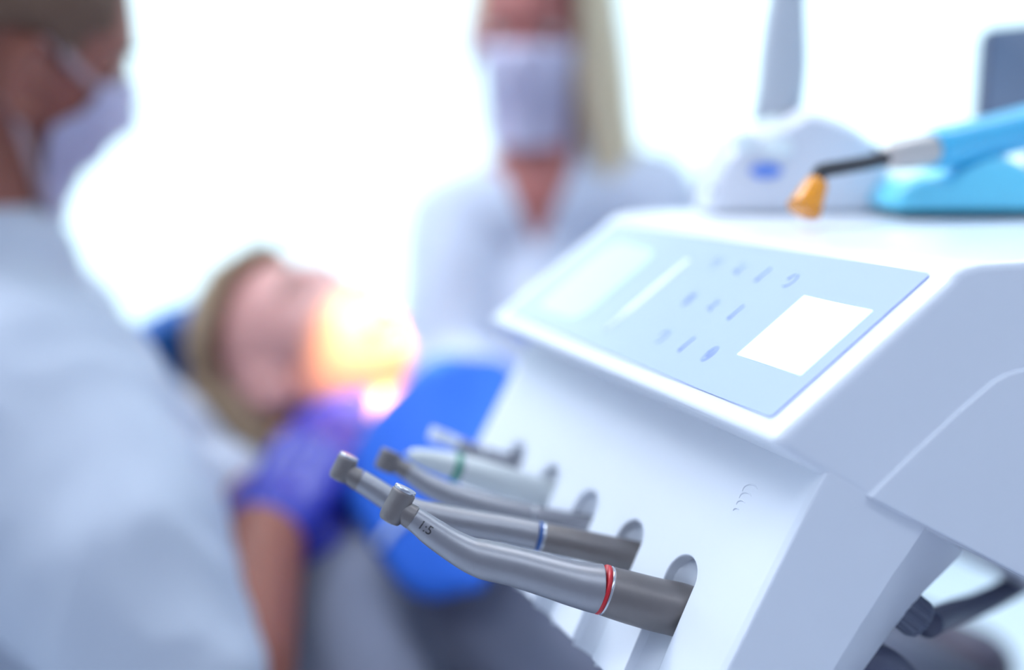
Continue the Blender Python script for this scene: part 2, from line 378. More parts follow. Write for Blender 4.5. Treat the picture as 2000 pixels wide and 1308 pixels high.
# concave slot liners behind each slot
for i in range(5):
    vs, fs = [], []
    n = 16
    for (s_, dpt) in ((0.049, 0.3), (0.060, 1.0), (0.085, 1.0), (0.112, 1.0)):
        for k in range(n + 1):
            a = math.pi * k / n; vs.append(HQ(sc_at(i, s_) - 0.0108 * math.cos(a), s_, -0.0025 - 0.0065 * dpt * math.sin(a)))
    for j in range(3):
        for k in range(n): fs.append((j * (n + 1) + k, j * (n + 1) + k + 1, (j + 1) * (n + 1) + k + 1, (j + 1) * (n + 1) + k))
    o = obj('slot_liner', (vs, fs), M_channel, unit); s_ = o.modifiers.new('t', 'SOLIDIFY'); s_.thickness = 0.001
# embossed crescents on the plate
for k, (cx, cy, r) in enumerate([(1477, 965, 0.0052), (1468, 978, 0.0042), (1459, 990, 0.003), (1450, 1002, 0.002)]):
    q = ray(cx - 12, cy - 4); t = (HQ(0, 0) - CAM).dot(HN) / q.dot(HN); c3 = CAM + q * t; d3 = c3 - HQ(0, 0)
    w0 = d3.dot(wd); s0 = d3.dot(Td)
    pts = [HQ(w0 + r * 0.95 * math.cos(math.radians(a)), s0 - r * 0.62 * math.sin(math.radians(a)), 0.0001) for a in range(-20, 131, 10)]
    n = len(pts); obj('embossed_arc', tube(pts, [0.00012 + 0.00032 * math.sin(math.pi * i / (n - 1)) for i in range(n)], 8), M_white, hp)
# lower body behind the plate, side panel and slanted rear
LR = (0.0701, 0.0156); LRb = (0.0, 0.0)
rt = [onw(1790, 1045, 0.003), onw(1742, 1115, 0.003), onw(1682, 1208, 0.003), onw(1620, 1308, 0.003), onw(1530, 1475, 0.003)]
sp_ = [(T.x, T.z), (T.x + 0.004, T.z + 0.006), (rt[0][0] + 0.006, rt[0][1] + 0.008)] + rt + [(Bm.x, Bm.z)]
obj('side_panel', prism([W(u, 0.0004, z) for u, z in sp_], [W(u, 0.0034, z) for u, z in sp_]), M_white, unit, bevel=0.0012)
bk = [onw(1874, 1088, 0.035), onw(1803, 1158, 0.035), onw(1745, 1228, 0.035), onw(1690, 1305, 0.035), onw(1600, 1450, 0.035)]
vs, fs = [], []
rt5 = [(rt[0][0] + 0.010, rt[0][1] + 0.014)] + rt; bk5 = [(bk[0][0] + 0.016, bk[0][1] + 0.016)] + bk
for (u, z), (u2, z2) in zip(rt5, bk5):
    vs += [W(u - 0.018, 0.0034, z), W(u, 0.0034, z), W(u2, 0.035, z2), W(u2, 0.285, z2), W(u - 0.018, 0.285, z)]
for i in range(5):
    for k in range(5): fs.append((i * 5 + k, i * 5 + (k + 1) % 5, (i + 1) * 5 + (k + 1) % 5, (i + 1) * 5 + k))
fs += [(4, 3, 2, 1, 0), (25, 26, 27, 28, 29)]
obj('rear_fairing', (vs, fs), M_white, unit, bevel=0.001)
core = [(0.046, 0.040), (0.068, 0.020), rt[2], rt[3], rt[4], (0.004, Bm.z - 0.004)]
obj('lower_body', prism([W(u, 0.0036, z) for u, z in core], [W(u, 0.285, z) for u, z in core]), M_channel, unit, smooth=False)
obj('shadow_gap', tube([W(0.047, 0.002, 0.0302), W(0.058, 0.002, 0.0237), W(0.070, 0.002, 0.0170)], 0.0005, 8), M_dark, unit, label='dark seam under the side cover')
# ribbed knob on the underside behind
kc = P(1780, 1198, 0.50); kd = (P(1800, 1215, 0.50) - P(1745, 1172, 0.50)).normalized()
vs, fs = [], []; ka = kd.orthogonal().normalized(); kb = kd.cross(ka)
L = [(-0.024, 1.0), (0.0035, 1.0), (0.006, 0.86), (0.0068, 0.4)]
for (d_, f_) in L:
    for k in range(72):
        a = 2 * math.pi * k / 72; r = 0.0086 * f_ * (1 + (0.055 if (k % 6) < 3 else -0.03)); vs.append(kc + kd * d_ + (ka * math.cos(a) + kb * math.sin(a)) * r)
for j in range(len(L) - 1):
    for k in range(72): fs.append((j * 72 + k, j * 72 + (k + 1) % 72, (j + 1) * 72 + (k + 1) % 72, (j + 1) * 72 + k))
fs += [tuple(range(72))[::-1], tuple(range(72 * 3, 72 * 4))]
obj('ribbed_connector', (vs, fs), M_knob, unit, smooth=False, label='dark ribbed connector')
# supporting arm below the unit
arm0 = W(0.40, 0.2, -0.04); pts = [arm0, W(0.62, 0.38, -0.05), W(0.78, 0.53, -0.10), W(0.80, 0.55, -0.40), W(0.80, 0.55, -0.92)]
obj('column', tube(spline(pts, [0.04] * 5)[0], 0.040, 28), M_white, unit)
obj('foot_plate', tube([V((W(0.80, 0.55, 0).x, W(0.80, 0.55, 0).y, z)) for z in (0.0, 0.03, 0.045)], [0.24, 0.24, 0.2], 40), M_white, unit)

# hoses under the unit
pts, rr = spline([P(2120, 1040, 0.66), P(2060, 1092, 0.65), P(1985, 1142, 0.63), P(1915, 1178, 0.60), P(1860, 1196, 0.565), P(1812, 1218, 0.513)], [0.0064] * 6)
obj('instrument_hose', tube(pts, 0.0062, 18), M_hose, loc=pts[0], label='dark grey hose running from the ribbed connector up behind the side cover', cat='hose')
pts, rr = spline([P(1668, 1335, 0.50), P(1700, 1290, 0.50), P(1760, 1330, 0.51), P(1800, 1400, 0.52)], [0.01] * 4)
obj('instrument_hose', tube(pts, 0.0085, 18), M_hose, loc=pts[0], label='grey hose end beside the bottom edge of the unit, below the ribbed connector', cat='hose')

# ================================================================== HANDPIECES
Z1 = lambda x, y: 820 + y / 2.5
def zp(x, y, Z): return P(600 + x / 2.5, 820 + y / 2.5, Z)
def handpiece(label, head, neck, body, ring, rear, Zh, Zt, mats, ringmat, cap=True, headr=None, xs=None, text=None):
    """all inputs in zoomed-crop pixels (x, y, width); Z runs linearly from the head Zh to the tail Zt"""
    x0 = head[0][0]; x1 = rear[-1][0]
    Zf = lambda x: Zh + (Zt - Zh) * (x - x0) / (x1 - x0)
    def pr(lst): return [zp(x, y, Zf(x)) for x, y, w_ in lst], [w_ / 2.5 / F * Zf(x) / 2 for x, y, w_ in lst]
    t = thing('dental_handpiece', label, 'dental handpiece', pr(rear)[0][-1], 'handpieces in the slots of the delivery unit')
    c, r = pr(head); ax = (c[0] - c[-1]).normalized()
    # head: short upright drum with rounded base
    rr_ = r[0]; Lh = (c[0] - c[-1]).length
    ctr = [c[-1] + ax * Lh * k for k in (-0.02, 0.03, 0.12, 0.3, 0.8, 0.86, 0.88)]
    hd = obj('head', tube(ctr, [rr_ * k for k in (0.78, 0.9, 0.98, 1, 1, 1, 0.95)], 40), mats[0], t)
    if cap:
        obj('push_button', tube([c[-1] + ax * Lh * k for k in (0.86, 0.97, 1.0, 1.0, 0.985)], [rr_ * k for k in (0.93, 0.93, 0.86, 0.72, 0.66)], 40), M_metal3, hd)
        obj('bur_chuck', tube([c[-1] - ax * Lh * k for k in (-0.02, 0.05)], [rr_ * 0.35] * 2, 20), M_metal3, hd)
    c, r = pr(neck); obj('neck_collar', tube(*spline(c, r, 6), 40), mats[0], t)
    c, r = pr(body); pts, rad = spline(c, r, 8); body_vf = tube(pts, rad, 48); bd = obj('body', body_vf, mats[1], t)
    c, r = pr(ring)
    k = (c[1] - c[0]); rg = obj('colour_ring', tube([c[0], c[1]], [r[0] * 1.012, r[1] * 1.012], 48), ringmat, t)
    dn = k.normalized(); g = 0.0006
    obj('steel_band', tube([c[1] + dn * g * 0.3, c[1] + dn * g * 1.4, c[1] + dn * g * 2.6], [r[1] * 0.985, r[1] * 1.008, r[1] * 0.985], 48), M_metal3, t)
    c, r = pr(rear); pts, rad = spline(c, r, 6); rp = obj('grip', tube(pts, rad, 48), mats[2], t, bevel=0)
    # motor coupling and hose entering the slot
    e = pts[-1]; d = (pts[-1] - pts[-3]).normalized()
    obj('motor_coupling', tube([e, e + d * 0.004, e + d * 0.005, e + d * 0.016], [rad[-1] * 0.9, rad[-1] * 0.9, rad[-1] * 0.72, rad[-1] * 0.5], 32), M_black, t)
    if text:
        cu = bpy.data.curves.new('txt', 'FONT'); cu.body = text; cu.size = 1.0; cu.align_x = 'CENTER'; cu.align_y = 'CENTER'
        to = bpy.data.objects.new('txt', cu); C.objects.link(to); dg = bpy.context.evaluated_depsgraph_get(); ev = to.evaluated_get(dg); me = ev.to_mesh()
        bm = bmesh.new(); bm.from_mesh(me); bmesh.ops.triangulate(bm, faces=bm.faces); bmesh.ops.subdivide_edges(bm, edges=bm.edges, cuts=2)
        a0 = zp(548, 505, Zf(575)); a1 = zp(606, 545, Zf(575)); dx = (a1 - a0).normalized()
        cc = zp(577, 527, Zf(577)); vw = (CAM - cc).normalized(); dx = (dx - dx.dot(vw) * vw).normalized(); dy = vw.cross(dx)
        sz = 0.0052; ac = zp(590, 545, Zf(590)); R0 = 141 / 2.5 / F * Zf(590) / 2
        from mathutils.bvhtree import BVHTree
        bv = BVHTree.FromPolygons([V(p) for p in body_vf[0]], body_vf[1])
        vs = []
        for v in bm.verts:
            q = cc + dx * v.co.x * sz + dy * v.co.y * sz
            dr_ = (q - CAM).normalized(); hit = bv.ray_cast(CAM, dr_)[0] or q
            vs.append(hit - dr_ * 0.00012)
        bm.verts.index_update(); fs = [tuple(v.index for v in f.verts) for f in bm.faces]; bm.free(); ev.to_mesh_clear(); bpy.data.objects.remove(to)
        obj('printed_text', (vs, fs), M_ink, bd, smooth=False, label='black printed 1:5')
    return t
handpiece('silver angled handpiece with red ring marked 1:5, nearest in the row',
    head=[(484, 330, 122), (400, 492, 122)], neck=[(440, 425, 96), (468, 446, 110), (495, 464, 118), (513, 475, 121)],
    body=[(513, 475, 118), (560, 508, 128), (612, 548, 140), (700, 606, 152), (790, 655, 172), (850, 676, 190), (900, 690, 193), (1000, 712, 194), (1100, 740, 200), (1200, 769, 208), (1300, 798, 220), (1400, 820, 238), (1432, 824, 240)],
    ring=[(1432, 824, 241), (1449, 829, 243)], rear=[(1460, 833, 242), (1560, 862, 252), (1700, 900, 258), (1800, 922, 262), (1850, 938, 262)],
    Zh=0.456, Zt=0.470, mats=[M_metal2, M_metal, M_metal2], ringmat=M_red, text='1:5')
handpiece('silver angled handpiece with blue ring, between the red-ringed and the ringless one',
    head=[(208, 172, 104), (150, 290, 104)], neck=[(180, 240, 84), (205, 262, 96), (240, 285, 106), (255, 292, 110)],
    body=[(255, 292, 106), (330, 340, 112), (420, 398, 118), (520, 445, 128), (620, 470, 132), (700, 487, 136), (850, 515, 140), (1000, 540, 140), (1118, 565, 142)],
    ring=[(1122, 566, 144), (1138, 569, 145)], rear=[(1146, 572, 144), (1300, 603, 148), (1450, 636, 152), (1580, 662, 152), (1640, 675, 150)],
    Zh=0.500, Zt=0.515, mats=[M_metal2, M_metal, M_metal2], ringmat=M_blue)
handpiece('dull silver ringless handpiece with rounded head, below the green-ringed one',
    head=[(420, 140, 108), (372, 245, 108)], neck=[(395, 190, 70), (430, 215, 78), (470, 240, 84), (490, 252, 88)],
    body=[(490, 252, 86), (560, 300, 100), (640, 342, 112), (720, 374, 116), (850, 412, 112), (1000, 445, 104), (1090, 462, 100)],
    ring=[(1092, 463, 98), (1096, 464, 98)], rear=[(1102, 465, 98), (1200, 480, 94), (1300, 496, 92), (1400, 512, 92)],
    Zh=0.545, Zt=0.562, mats=[M_metal2, M_metal, M_metal], ringmat=M_metal3, cap=False)
handpiece('pale steel handpiece with wide green ring, behind the ringless one',
    head=[(505, 158, 50), (500, 182, 50)], neck=[(500, 170, 50), (510, 172, 62), (520, 175, 72), (530, 178, 78)],
    body=[(530, 178, 78), (580, 190, 100), (640, 206, 118), (700, 222, 130), (712, 226, 132)],
    ring=[(712, 226, 138), (742, 234, 142)], rear=[(748, 236, 140), (850, 268, 150), (950, 298, 152), (1060, 330, 150), (1150, 356, 146), (1225, 378, 140)],
    Zh=0.585, Zt=0.602, mats=[M_silver, M_silver, M_silver], ringmat=M_green, cap=False)
handpiece('white ball-ended handpiece, farthest in the row',
    head=[(655, 38, 96), (630, 108, 96)], neck=[(660, 80, 60), (690, 95, 62), (715, 108, 64), (730, 115, 66)],
    body=[(730, 115, 66), (760, 130, 78), (800, 150, 84), (840, 165, 84)],
    ring=[(842, 166, 84), (848, 168, 84)], rear=[(852, 169, 84), (920, 192, 86), (1000, 215, 86), (1060, 232, 86)],
    Zh=0.63, Zt=0.648, mats=[M_white, M_metal, M_metal], ringmat=M_metal3, cap=False)

# ================================================================== ON TOP OF THE UNIT
TOPZ = O.z + 0.1216 + 0.0003
def Pz(x, y, z=TOPZ):
    r = ray(x, y); return CAM + r * ((z - CAM.z) / r.z)
# tabletop unit: wedge base with domed back and tall column
bL = Pz(1382, 402); bR = Pz(1722, 392)
Zb = (bL - CAM).dot(Fv)
Zb = 0.697
base = thing('tabletop_unit', 'pale wedge-shaped tabletop unit with tall grey column on the delivery unit', 'tabletop device', V((P(1540, 395, Zb).x, P(1540, 395, Zb).y, TOPZ)))
def pz(x, y, dz): q = P(x, y, Zb); q = q + V((0, dz, 0)); return q
def zof(y): return P(1500, y, Zb).z
outline = [(1368, 396), (1372, 350), (1392, 300), (1425, 252), (1470, 236), (1520, 222), (1560, 196), (1600, 206), (1650, 228), (1695, 262), (1722, 300), (1732, 350), (1728, 396)]
def ringat(dy, k, lift=0):
    cx, cy = 1550, 396; return [V((P(cx + (x - cx) * k, cy + (y - cy) * k, Zb).x, P(1550, 396, Zb).y + dy, max(TOPZ, TOPZ + (P(x, cy + (y - cy) * k, Zb).z - P(x, 396, Zb).z) - lift))) for x, y in outline]
rings_ = [ringat(-0.018, 0.90), ringat(-0.012, 0.97), ringat(0.0, 1.0), ringat(0.03, 1.0), ringat(0.045, 0.96), ringat(0.052, 0.86)]
vs = [v for r_ in rings_ for v in r_]; n = len(outline); fs = [tuple(range(n))[::-1], tuple(range((len(rings_) - 1) * n, len(rings_) * n))]
for j in range(len(rings_) - 1):
    for k in range(n): fs.append((j * n + k, j * n + (k + 1) % n, (j + 1) * n + (k + 1) % n, (j + 1) * n + k))
obj('base_shell', (vs, fs), M_pgrey, base, bevel=0.001)
cf = P(1500, 230, Zb) ; colo = [(1470, 240, 1566, 212), (1478, 180, 1572, 170), (1484, 120, 1576, 115), (1492, 50, 1574, 50), (1503, -10, 1572, -10), (1515, -80, 1568, -80)]
l0, l1 = [], []
vs, fs = [], []
for (xa, ya, xb, yb) in colo:
    a_ = P(xa, ya, Zb + 0.012); b_ = P(xb, yb, Zb + 0.012); m_ = (a_ + b_) / 2; h = (b_ - a_) / 2; yv = V((0, 0.008, 0))
    for k in range(20):
        an = 2 * math.pi * k / 20; sx = math.copysign(abs(math.cos(an)) ** 0.6, math.cos(an)); sy = math.copysign(abs(math.sin(an)) ** 0.6, math.sin(an)); vs.append(m_ + h * sx + yv * sy)
for j in range(len(colo) - 1):
    for k in range(20): fs.append((j * 20 + k, j * 20 + (k + 1) % 20, (j + 1) * 20 + (k + 1) % 20, (j + 1) * 20 + k))
fs += [tuple(range(20))[::-1], tuple(range(100, 120))]
obj('column', (vs, fs), M_lgrey, base)
def disc(name, x, y, rx, ry, m, dy=-0.0195, th=0.002, label=None):
    c_ = P(x, y, Zb); c_.y = P(1550, 396, Zb).y + dy
    return obj(name, ball(c_, (rx, th, ry)), m, base, label=label)
disc('logo', 1480, 331, 0.0095, 0.0042, M_logo, label='small blue oval logo')
disc('socket', 1394, 371, 0.0045, 0.0045, M_hose, label='dark round socket', dy=-0.014)
disc('painted_glint', 1498, 287, 0.010, 0.006, M_plainw, label='painted white highlight, right of the two'); disc('painted_glint', 1438, 277, 0.007, 0.006, M_plainw, label='painted white highlight, left of the two')  # white ovals painted in as highlights on the shell
for (x, y) in ((1688, 296), (1690, 342)):
    disc('plug', x, y, 0.007, 0.004, M_hose, label='dark plug on the side', th=0.006, dy=-0.012)

# curing light and its charging base
Zc = 0.655
cb = thing('charging_base', 'turquoise charging base of the curing light on the unit top', 'charging base', V((P(1860, 400, Zc).x, P(1860, 400, Zc).y, TOPZ)))
ol = [(1722, 402), (1724, 380), (1742, 352), (1780, 340), (1812, 345), (1850, 318), (1895, 298), (1935, 297), (1975, 316), (2010, 345), (2100, 350), (2150, 402)]
yb0 = P(1860, 400, Zc).y
def cring(dy, k):
    cx, cy = 1930, 402; ds = P(0, 402, Zc).z
    return [V((P(cx + (x - cx) * k, 402, Zc).x, yb0 + dy, TOPZ + 0.004 + (P(x, cy + (y - cy) * k, Zc).z - ds))) for x, y in ol]
rings_ = [cring(-0.018, 0.88), cring(-0.013, 0.97), cring(-0.004, 1.0), cring(0.03, 1.0), cring(0.040, 0.95)]
vs = [v for r_ in rings_ for v in r_]; n = len(ol); fs = [tuple(range(n))[::-1], tuple(range(4 * n, 5 * n))]
for j in range(4):
    for k in range(n): fs.append((j * n + k, j * n + (k + 1) % n, (j + 1) * n + (k + 1) % n, (j + 1) * n + k))
obj('shell', (vs, fs), M_cyan2, cb, bevel=0.002)
xa = P(1745, 400, Zc).x; xb = P(2120, 400, Zc).x
obj('rubber_foot', box((xa, yb0 - 0.016, TOPZ), (xb, yb0 + 0.036, TOPZ + 0.0045)), M_teal, cb, bevel=0.001, label='dark teal rubber base strip')
QZ = lambda x: 0.580 + (x - 1570) * 0.00019      # the light lies aslant, its tip towards the near edge
cl = thing('curing_light', 'cyan curing light with black curved tip and amber shield, resting on its base', 'curing light', P(1900, 290, QZ(1900)))
pts, rr = spline([P(1815, 293, QZ(1815)), P(1835, 289, QZ(1835)), P(1900, 275, QZ(1900)), P(1960, 262, QZ(1960)), P(2040, 243, QZ(2040)), P(2150, 220, QZ(2150))], [v / 2 / F * QZ(1900) for v in (70, 80, 84, 88, 92, 96)])
obj('handle', tube(pts, rr, 36), M_cyan, cl)
pts, rr = spline([P(1728, 309, QZ(1728)), P(1740, 305, QZ(1740)), P(1770, 299, QZ(1770)), P(1800, 294, QZ(1800)), P(1822, 291, QZ(1822))], [v / 2 / F * QZ(1775) for v in (34, 54, 64, 67, 64)])
obj('nozzle', tube(pts, rr, 36), M_nozzle, cl, label='silver grey nozzle')
pts, rr = spline([P(1732, 308, QZ(1732)), P(1690, 318, QZ(1690)), P(1640, 327, QZ(1640)), P(1612, 332, QZ(1612)), P(1600, 340, QZ(1600)), P(1594, 362, QZ(1594))], [v / 2 / F * QZ(1650) for v in (30, 29, 29, 30, 31, 29)])
obj('light_guide', tube(pts, rr, 28), M_black, cl, label='black curved light guide')
a_ = P(1596, 356, QZ(1596)); b_ = P(1570, 410, QZ(1570)); ax = (b_ - a_)
obj('shield', tube([a_, a_ + ax * 0.15, a_ + ax * 0.95, a_ + ax, a_ + ax * 0.97], [v / 2 / F * QZ(1580) for v in (44, 48, 68, 69, 62)], 36), M_amber, cl, label='amber cone shield')
# monitor
Zm = 0.80
mo = thing('monitor', 'small dark monitor standing behind the curing light', 'monitor', V((P(2010, 380, Zm).x, P(2010, 380, Zm).y, TOPZ)))
q = [P(1914, 232, Zm), P(2190, 232, Zm), P(2205, 22, Zm + 0.02), P(1925, 52, Zm + 0.02)]
nrm = (q[1] - q[0]).cross(q[3] - q[0]).normalized(); nrm = nrm if nrm.y > 0 else -nrm
obj('bezel', prism(q, [v + nrm * 0.016 for v in q]), M_mon, mo, bevel=0.002)
cq = sum(q, V()) / 4; qi = [cq + (v - cq) * 0.955 for v in q]
obj('screen', prism([v - nrm * 0.0006 for v in qi], [v + nrm * 0.0005 for v in qi]), M_monscr, mo, smooth=False)
sb = (q[0] + q[1]) / 2 + nrm * 0.008
obj('stand', join(tube([sb + V((0, 0, 0.01)), V((sb.x, sb.y, TOPZ + 0.003))], 0.009, 20), tube([V((sb.x, sb.y, TOPZ)), V((sb.x, sb.y, TOPZ + 0.006))], [0.045, 0.042], 32)), M_mon, mo)

# ================================================================== PEOPLE
def head_shape(closed=False):
    """head in local metres: x = the person's right, y = forward, z = up, eyes at z = 0"""
    bm = bmesh.new(); bmesh.ops.create_icosphere(bm, subdivisions=6, radius=1.0)
    g = lambda a, s: math.exp(-(a / s) ** 2)
    vs = []
    for v in bm.verts:
        x, y, z = v.co
        X = 0.074 * x; Y = 0.094 * y - 0.004; Z_ = 0.112 * z + 0.006
        t = max(0.0, -z)
        X *= 1 - 0.30 * t ** 1.6
        if y < 0: Y *= 1 - 0.50 * t
        if y > 0: Y = Y * (1 + 0.16 * t) ; X *= 1 - 0.06 * y * y
        Y += 0.034 * t ** 3
        if z < -0.6: Z_ -= 0.010 * (-z - 0.6) / 0.4 * max(0, y)
        if y > 0.1:
            f = min(1, (y - 0.1) / 0.3)
            Y += f * (0.004 * g(Z_ - 0.030, 0.014) * g(X, 0.05)
                - 0.011 * (g(X - 0.032, 0.014) + g(X + 0.032, 0.014)) * g(Z_, 0.013)
                + 0.0075 * (g(X - 0.031, 0.0125) + g(X + 0.031, 0.0125)) * g(Z_, 0.0105)
                + 0.010 * g(X, 0.0075) * g(Z_ + 0.008, 0.020)
                + 0.022 * g(X, 0.0105) * g(Z_ + 0.038, 0.013)
                + 0.009 * (g(X - 0.013, 0.007) + g(X + 0.013, 0.007)) * g(Z_ + 0.044, 0.009)
                + 0.004 * (g(X - 0.04, 0.02) + g(X + 0.04, 0.02)) * g(Z_ + 0.032, 0.02)
                + 0.0065 * g(X, 0.022) * (g(Z_ + 0.066, 0.0065) + g(Z_ + 0.079, 0.0065))
                - 0.003 * g(X, 0.026) * g(Z_ + 0.0722, 0.003)
                + 0.008 * g(X, 0.02) * g(Z_ + 0.104, 0.014))
        vs.append(V((X, Y, Z_)))
    bm.verts.index_update(); fs = [tuple(q.index for q in f.verts) for f in bm.faces]; bm.free()
    return vs, fs
HEAD = head_shape()
from mathutils.kdtree import KDTree
_front = [v for v in HEAD[0] if v.y > 0.0]
_kd = KDTree(len(_front))
for _i, _v in enumerate(_front): _kd.insert(V((_v.x, 0, _v.z)), _i)
_kd.balance()
def fy(x, z):
    """forward extent of the face at (x, z)"""
    return max([_front[i].y for _, i, d in _kd.find_n(V((x, 0, z)), 4)])
def ear_parts(sx):
    c = V((sx * 0.071, 0.000, -0.012)); tl = V((sx * 0.35, -0.28, 0)) * 0.02
    pts = []
    for k in range(15):
        a = math.radians(60 + 265 * k / 14)           # helix from the front, over the top and back to the lobe
        pts.append(c + V((sx * (0.009 + 0.004 * math.sin(a / 2)), 0.0165 * math.cos(a), 0.030 * math.sin(a) * (1 if math.sin(a) > 0 else 0.9))) + tl * 0.3)
    h = tube(pts, [0.003 + 0.0014 * math.sin(math.pi * k / 14) for k in range(15)], 12)
    M = Matrix.Rotation(sx * 0.35, 3, 'Z')
    return [h, ball(c + V((sx * 0.005, -0.002, 0.0)), (0.005, 0.0145, 0.027), M), ball(c + V((sx * 0.008, 0.002, -0.027)), (0.004, 0.008, 0.009)), ball(c + V((sx * 0.007, 0.012, -0.004)), (0.004, 0.004, 0.006)),
            ball(c + V((sx * 0.0105, -0.006, -0.001)), (0.003, 0.004, 0.017))]
def frame_of(c, fwd, upv):
    y = V(fwd).normalized(); z = V(upv); z = (z - z.dot(y) * y).normalized(); x = y.cross(z)
    M = Matrix((x, y, z)).transposed()
    return (lambda p: V(c) + M @ V(p)), M
def xf(T_, vf, s=1.0): return [T_(V(v) * s) for v in vf[0]], vf[1]
def hand_parts(wr, d, nrm_, side, curl=0.5, s=1.0, infl=0.0, spread=0.06):
    """wr wrist, d direction to the fingers, nrm_ palm normal, side +1 = thumb on +x"""
    y = V(d).normalized(); z = V(nrm_); z = (z - z.dot(y) * y).normalized(); x = y.cross(z) * side
    q = lambda a, b, c_: V(wr) + (x * a + y * b + z * c_) * s
    R = lambda r: (r + infl) * s
    parts = [limb(q(0, -0.015, 0), R(0.024), q(0, 0.02, 0), R(0.025)),]
    for a, L0, L1, r in ((0.027, 0.088, 0.076, 0.0095), (0.009, 0.092, 0.086, 0.0098), (-0.009, 0.088, 0.079, 0.0094), (-0.026, 0.080, 0.062, 0.0082)):
        parts.append(limb(q(a * 0.6, 0.015, 0), R(0.0155), q(a, L0, 0), R(0.0115)))
        p = V((a, L0, 0)); an = -curl * 0.6; sp2 = a * spread / 0.03
        fr = (0.46, 0.31, 0.23)
        for j, f_ in enumerate(fr):
            an2 = an - curl * 0.85 * j
            st = V((math.sin(sp2) * math.cos(an2), math.cos(sp2) * math.cos(an2), -math.sin(-an2) * -1)) ; st = V((math.sin(sp2) * math.cos(an2), math.cos(an2), -math.sin(an2) * -1)) * L1 * f_
            p2 = p + V((st.x, st.y, -abs(math.sin(an2)) * L1 * f_ * -1))
            parts.append(limb(q(*p), R(r * (1 - 0.08 * j)), q(*p2), R(r * (1 - 0.08 * (j + 1)))))
            p = p2
    t0 = V((0.022, 0.018, 0.004)); t1 = V((0.046, 0.048, 0.018)); t2 = V((0.054, 0.078, 0.034)); t3 = V((0.050, 0.100, 0.044))
    parts += [limb(q(*t0), R(0.0155), q(*t1), R(0.0125)), limb(q(*t1), R(0.012), q(*t2), R(0.0105)), limb(q(*t2), R(0.0105), q(*t3), R(0.009))]
    return parts
def eyes(T_, parent, open_=True):
    for sx in (1, -1):
        if open_:
            ey = fy(0.0315, 0.0)
            e = obj('eye', ball(T_((sx * 0.0315, ey - 0.0058, -0.001)), (0.0125, 0.0085, 0.0075)), M_eye, parent)
            obj('iris', ball(T_((sx * 0.0315, ey + 0.0016, -0.002)), (0.0052, 0.0022, 0.0052), seg=16, rg=8), M_iris, e)
            pts = [T_((sx * (0.0195 + 0.0048 * k), fy(0.0195 + 0.0048 * k, 0.004) + 0.0012, 0.0015 + 0.0052 * math.sin(math.pi * k / 5))) for k in range(6)]
            obj('upper_eyelid', tube(pts, 0.0026, 10), parent_skin(parent), parent)
        pts = [T_((sx * (0.017 + 0.006 * k), fy(0.017 + 0.006 * k, 0.024) + 0.0006, 0.0215 + 0.0035 * math.sin(k * 0.75))) for k in range(6)]
        obj('eyebrow', tube(pts, [0.0018, 0.0028, 0.003, 0.0026, 0.002, 0.001], 10), M_brow, parent)
def parent_skin(p): return next(c for c in p.children if c.name.startswith('body')).data.materials[0]
def scalp(T_, keep, off, m, parent, name='hair', th=0.006, noise_amp=0.002):
    vs, fs = HEAD
    kf = [f for f in fs if all(keep(vs[i]) for i in f)]
    used = sorted({i for f in kf for i in f}); ix = {o_: n_ for n_, o_ in enumerate(used)}
    nv = []
    for i in used:
        v = vs[i]; n_ = V((v.x / 0.074 ** 2, v.y / 0.094 ** 2, v.z / 0.112 ** 2)).normalized()
        nv.append(T_(v + n_ * (off + noise_amp * noise.noise(v * 70))))
    o = obj(name, border_smooth(nv, [tuple(ix[i] for i in f) for f in kf]), m, parent)
    s = o.modifiers.new('t', 'SOLIDIFY'); s.thickness = th; s.offset = 0
    return o
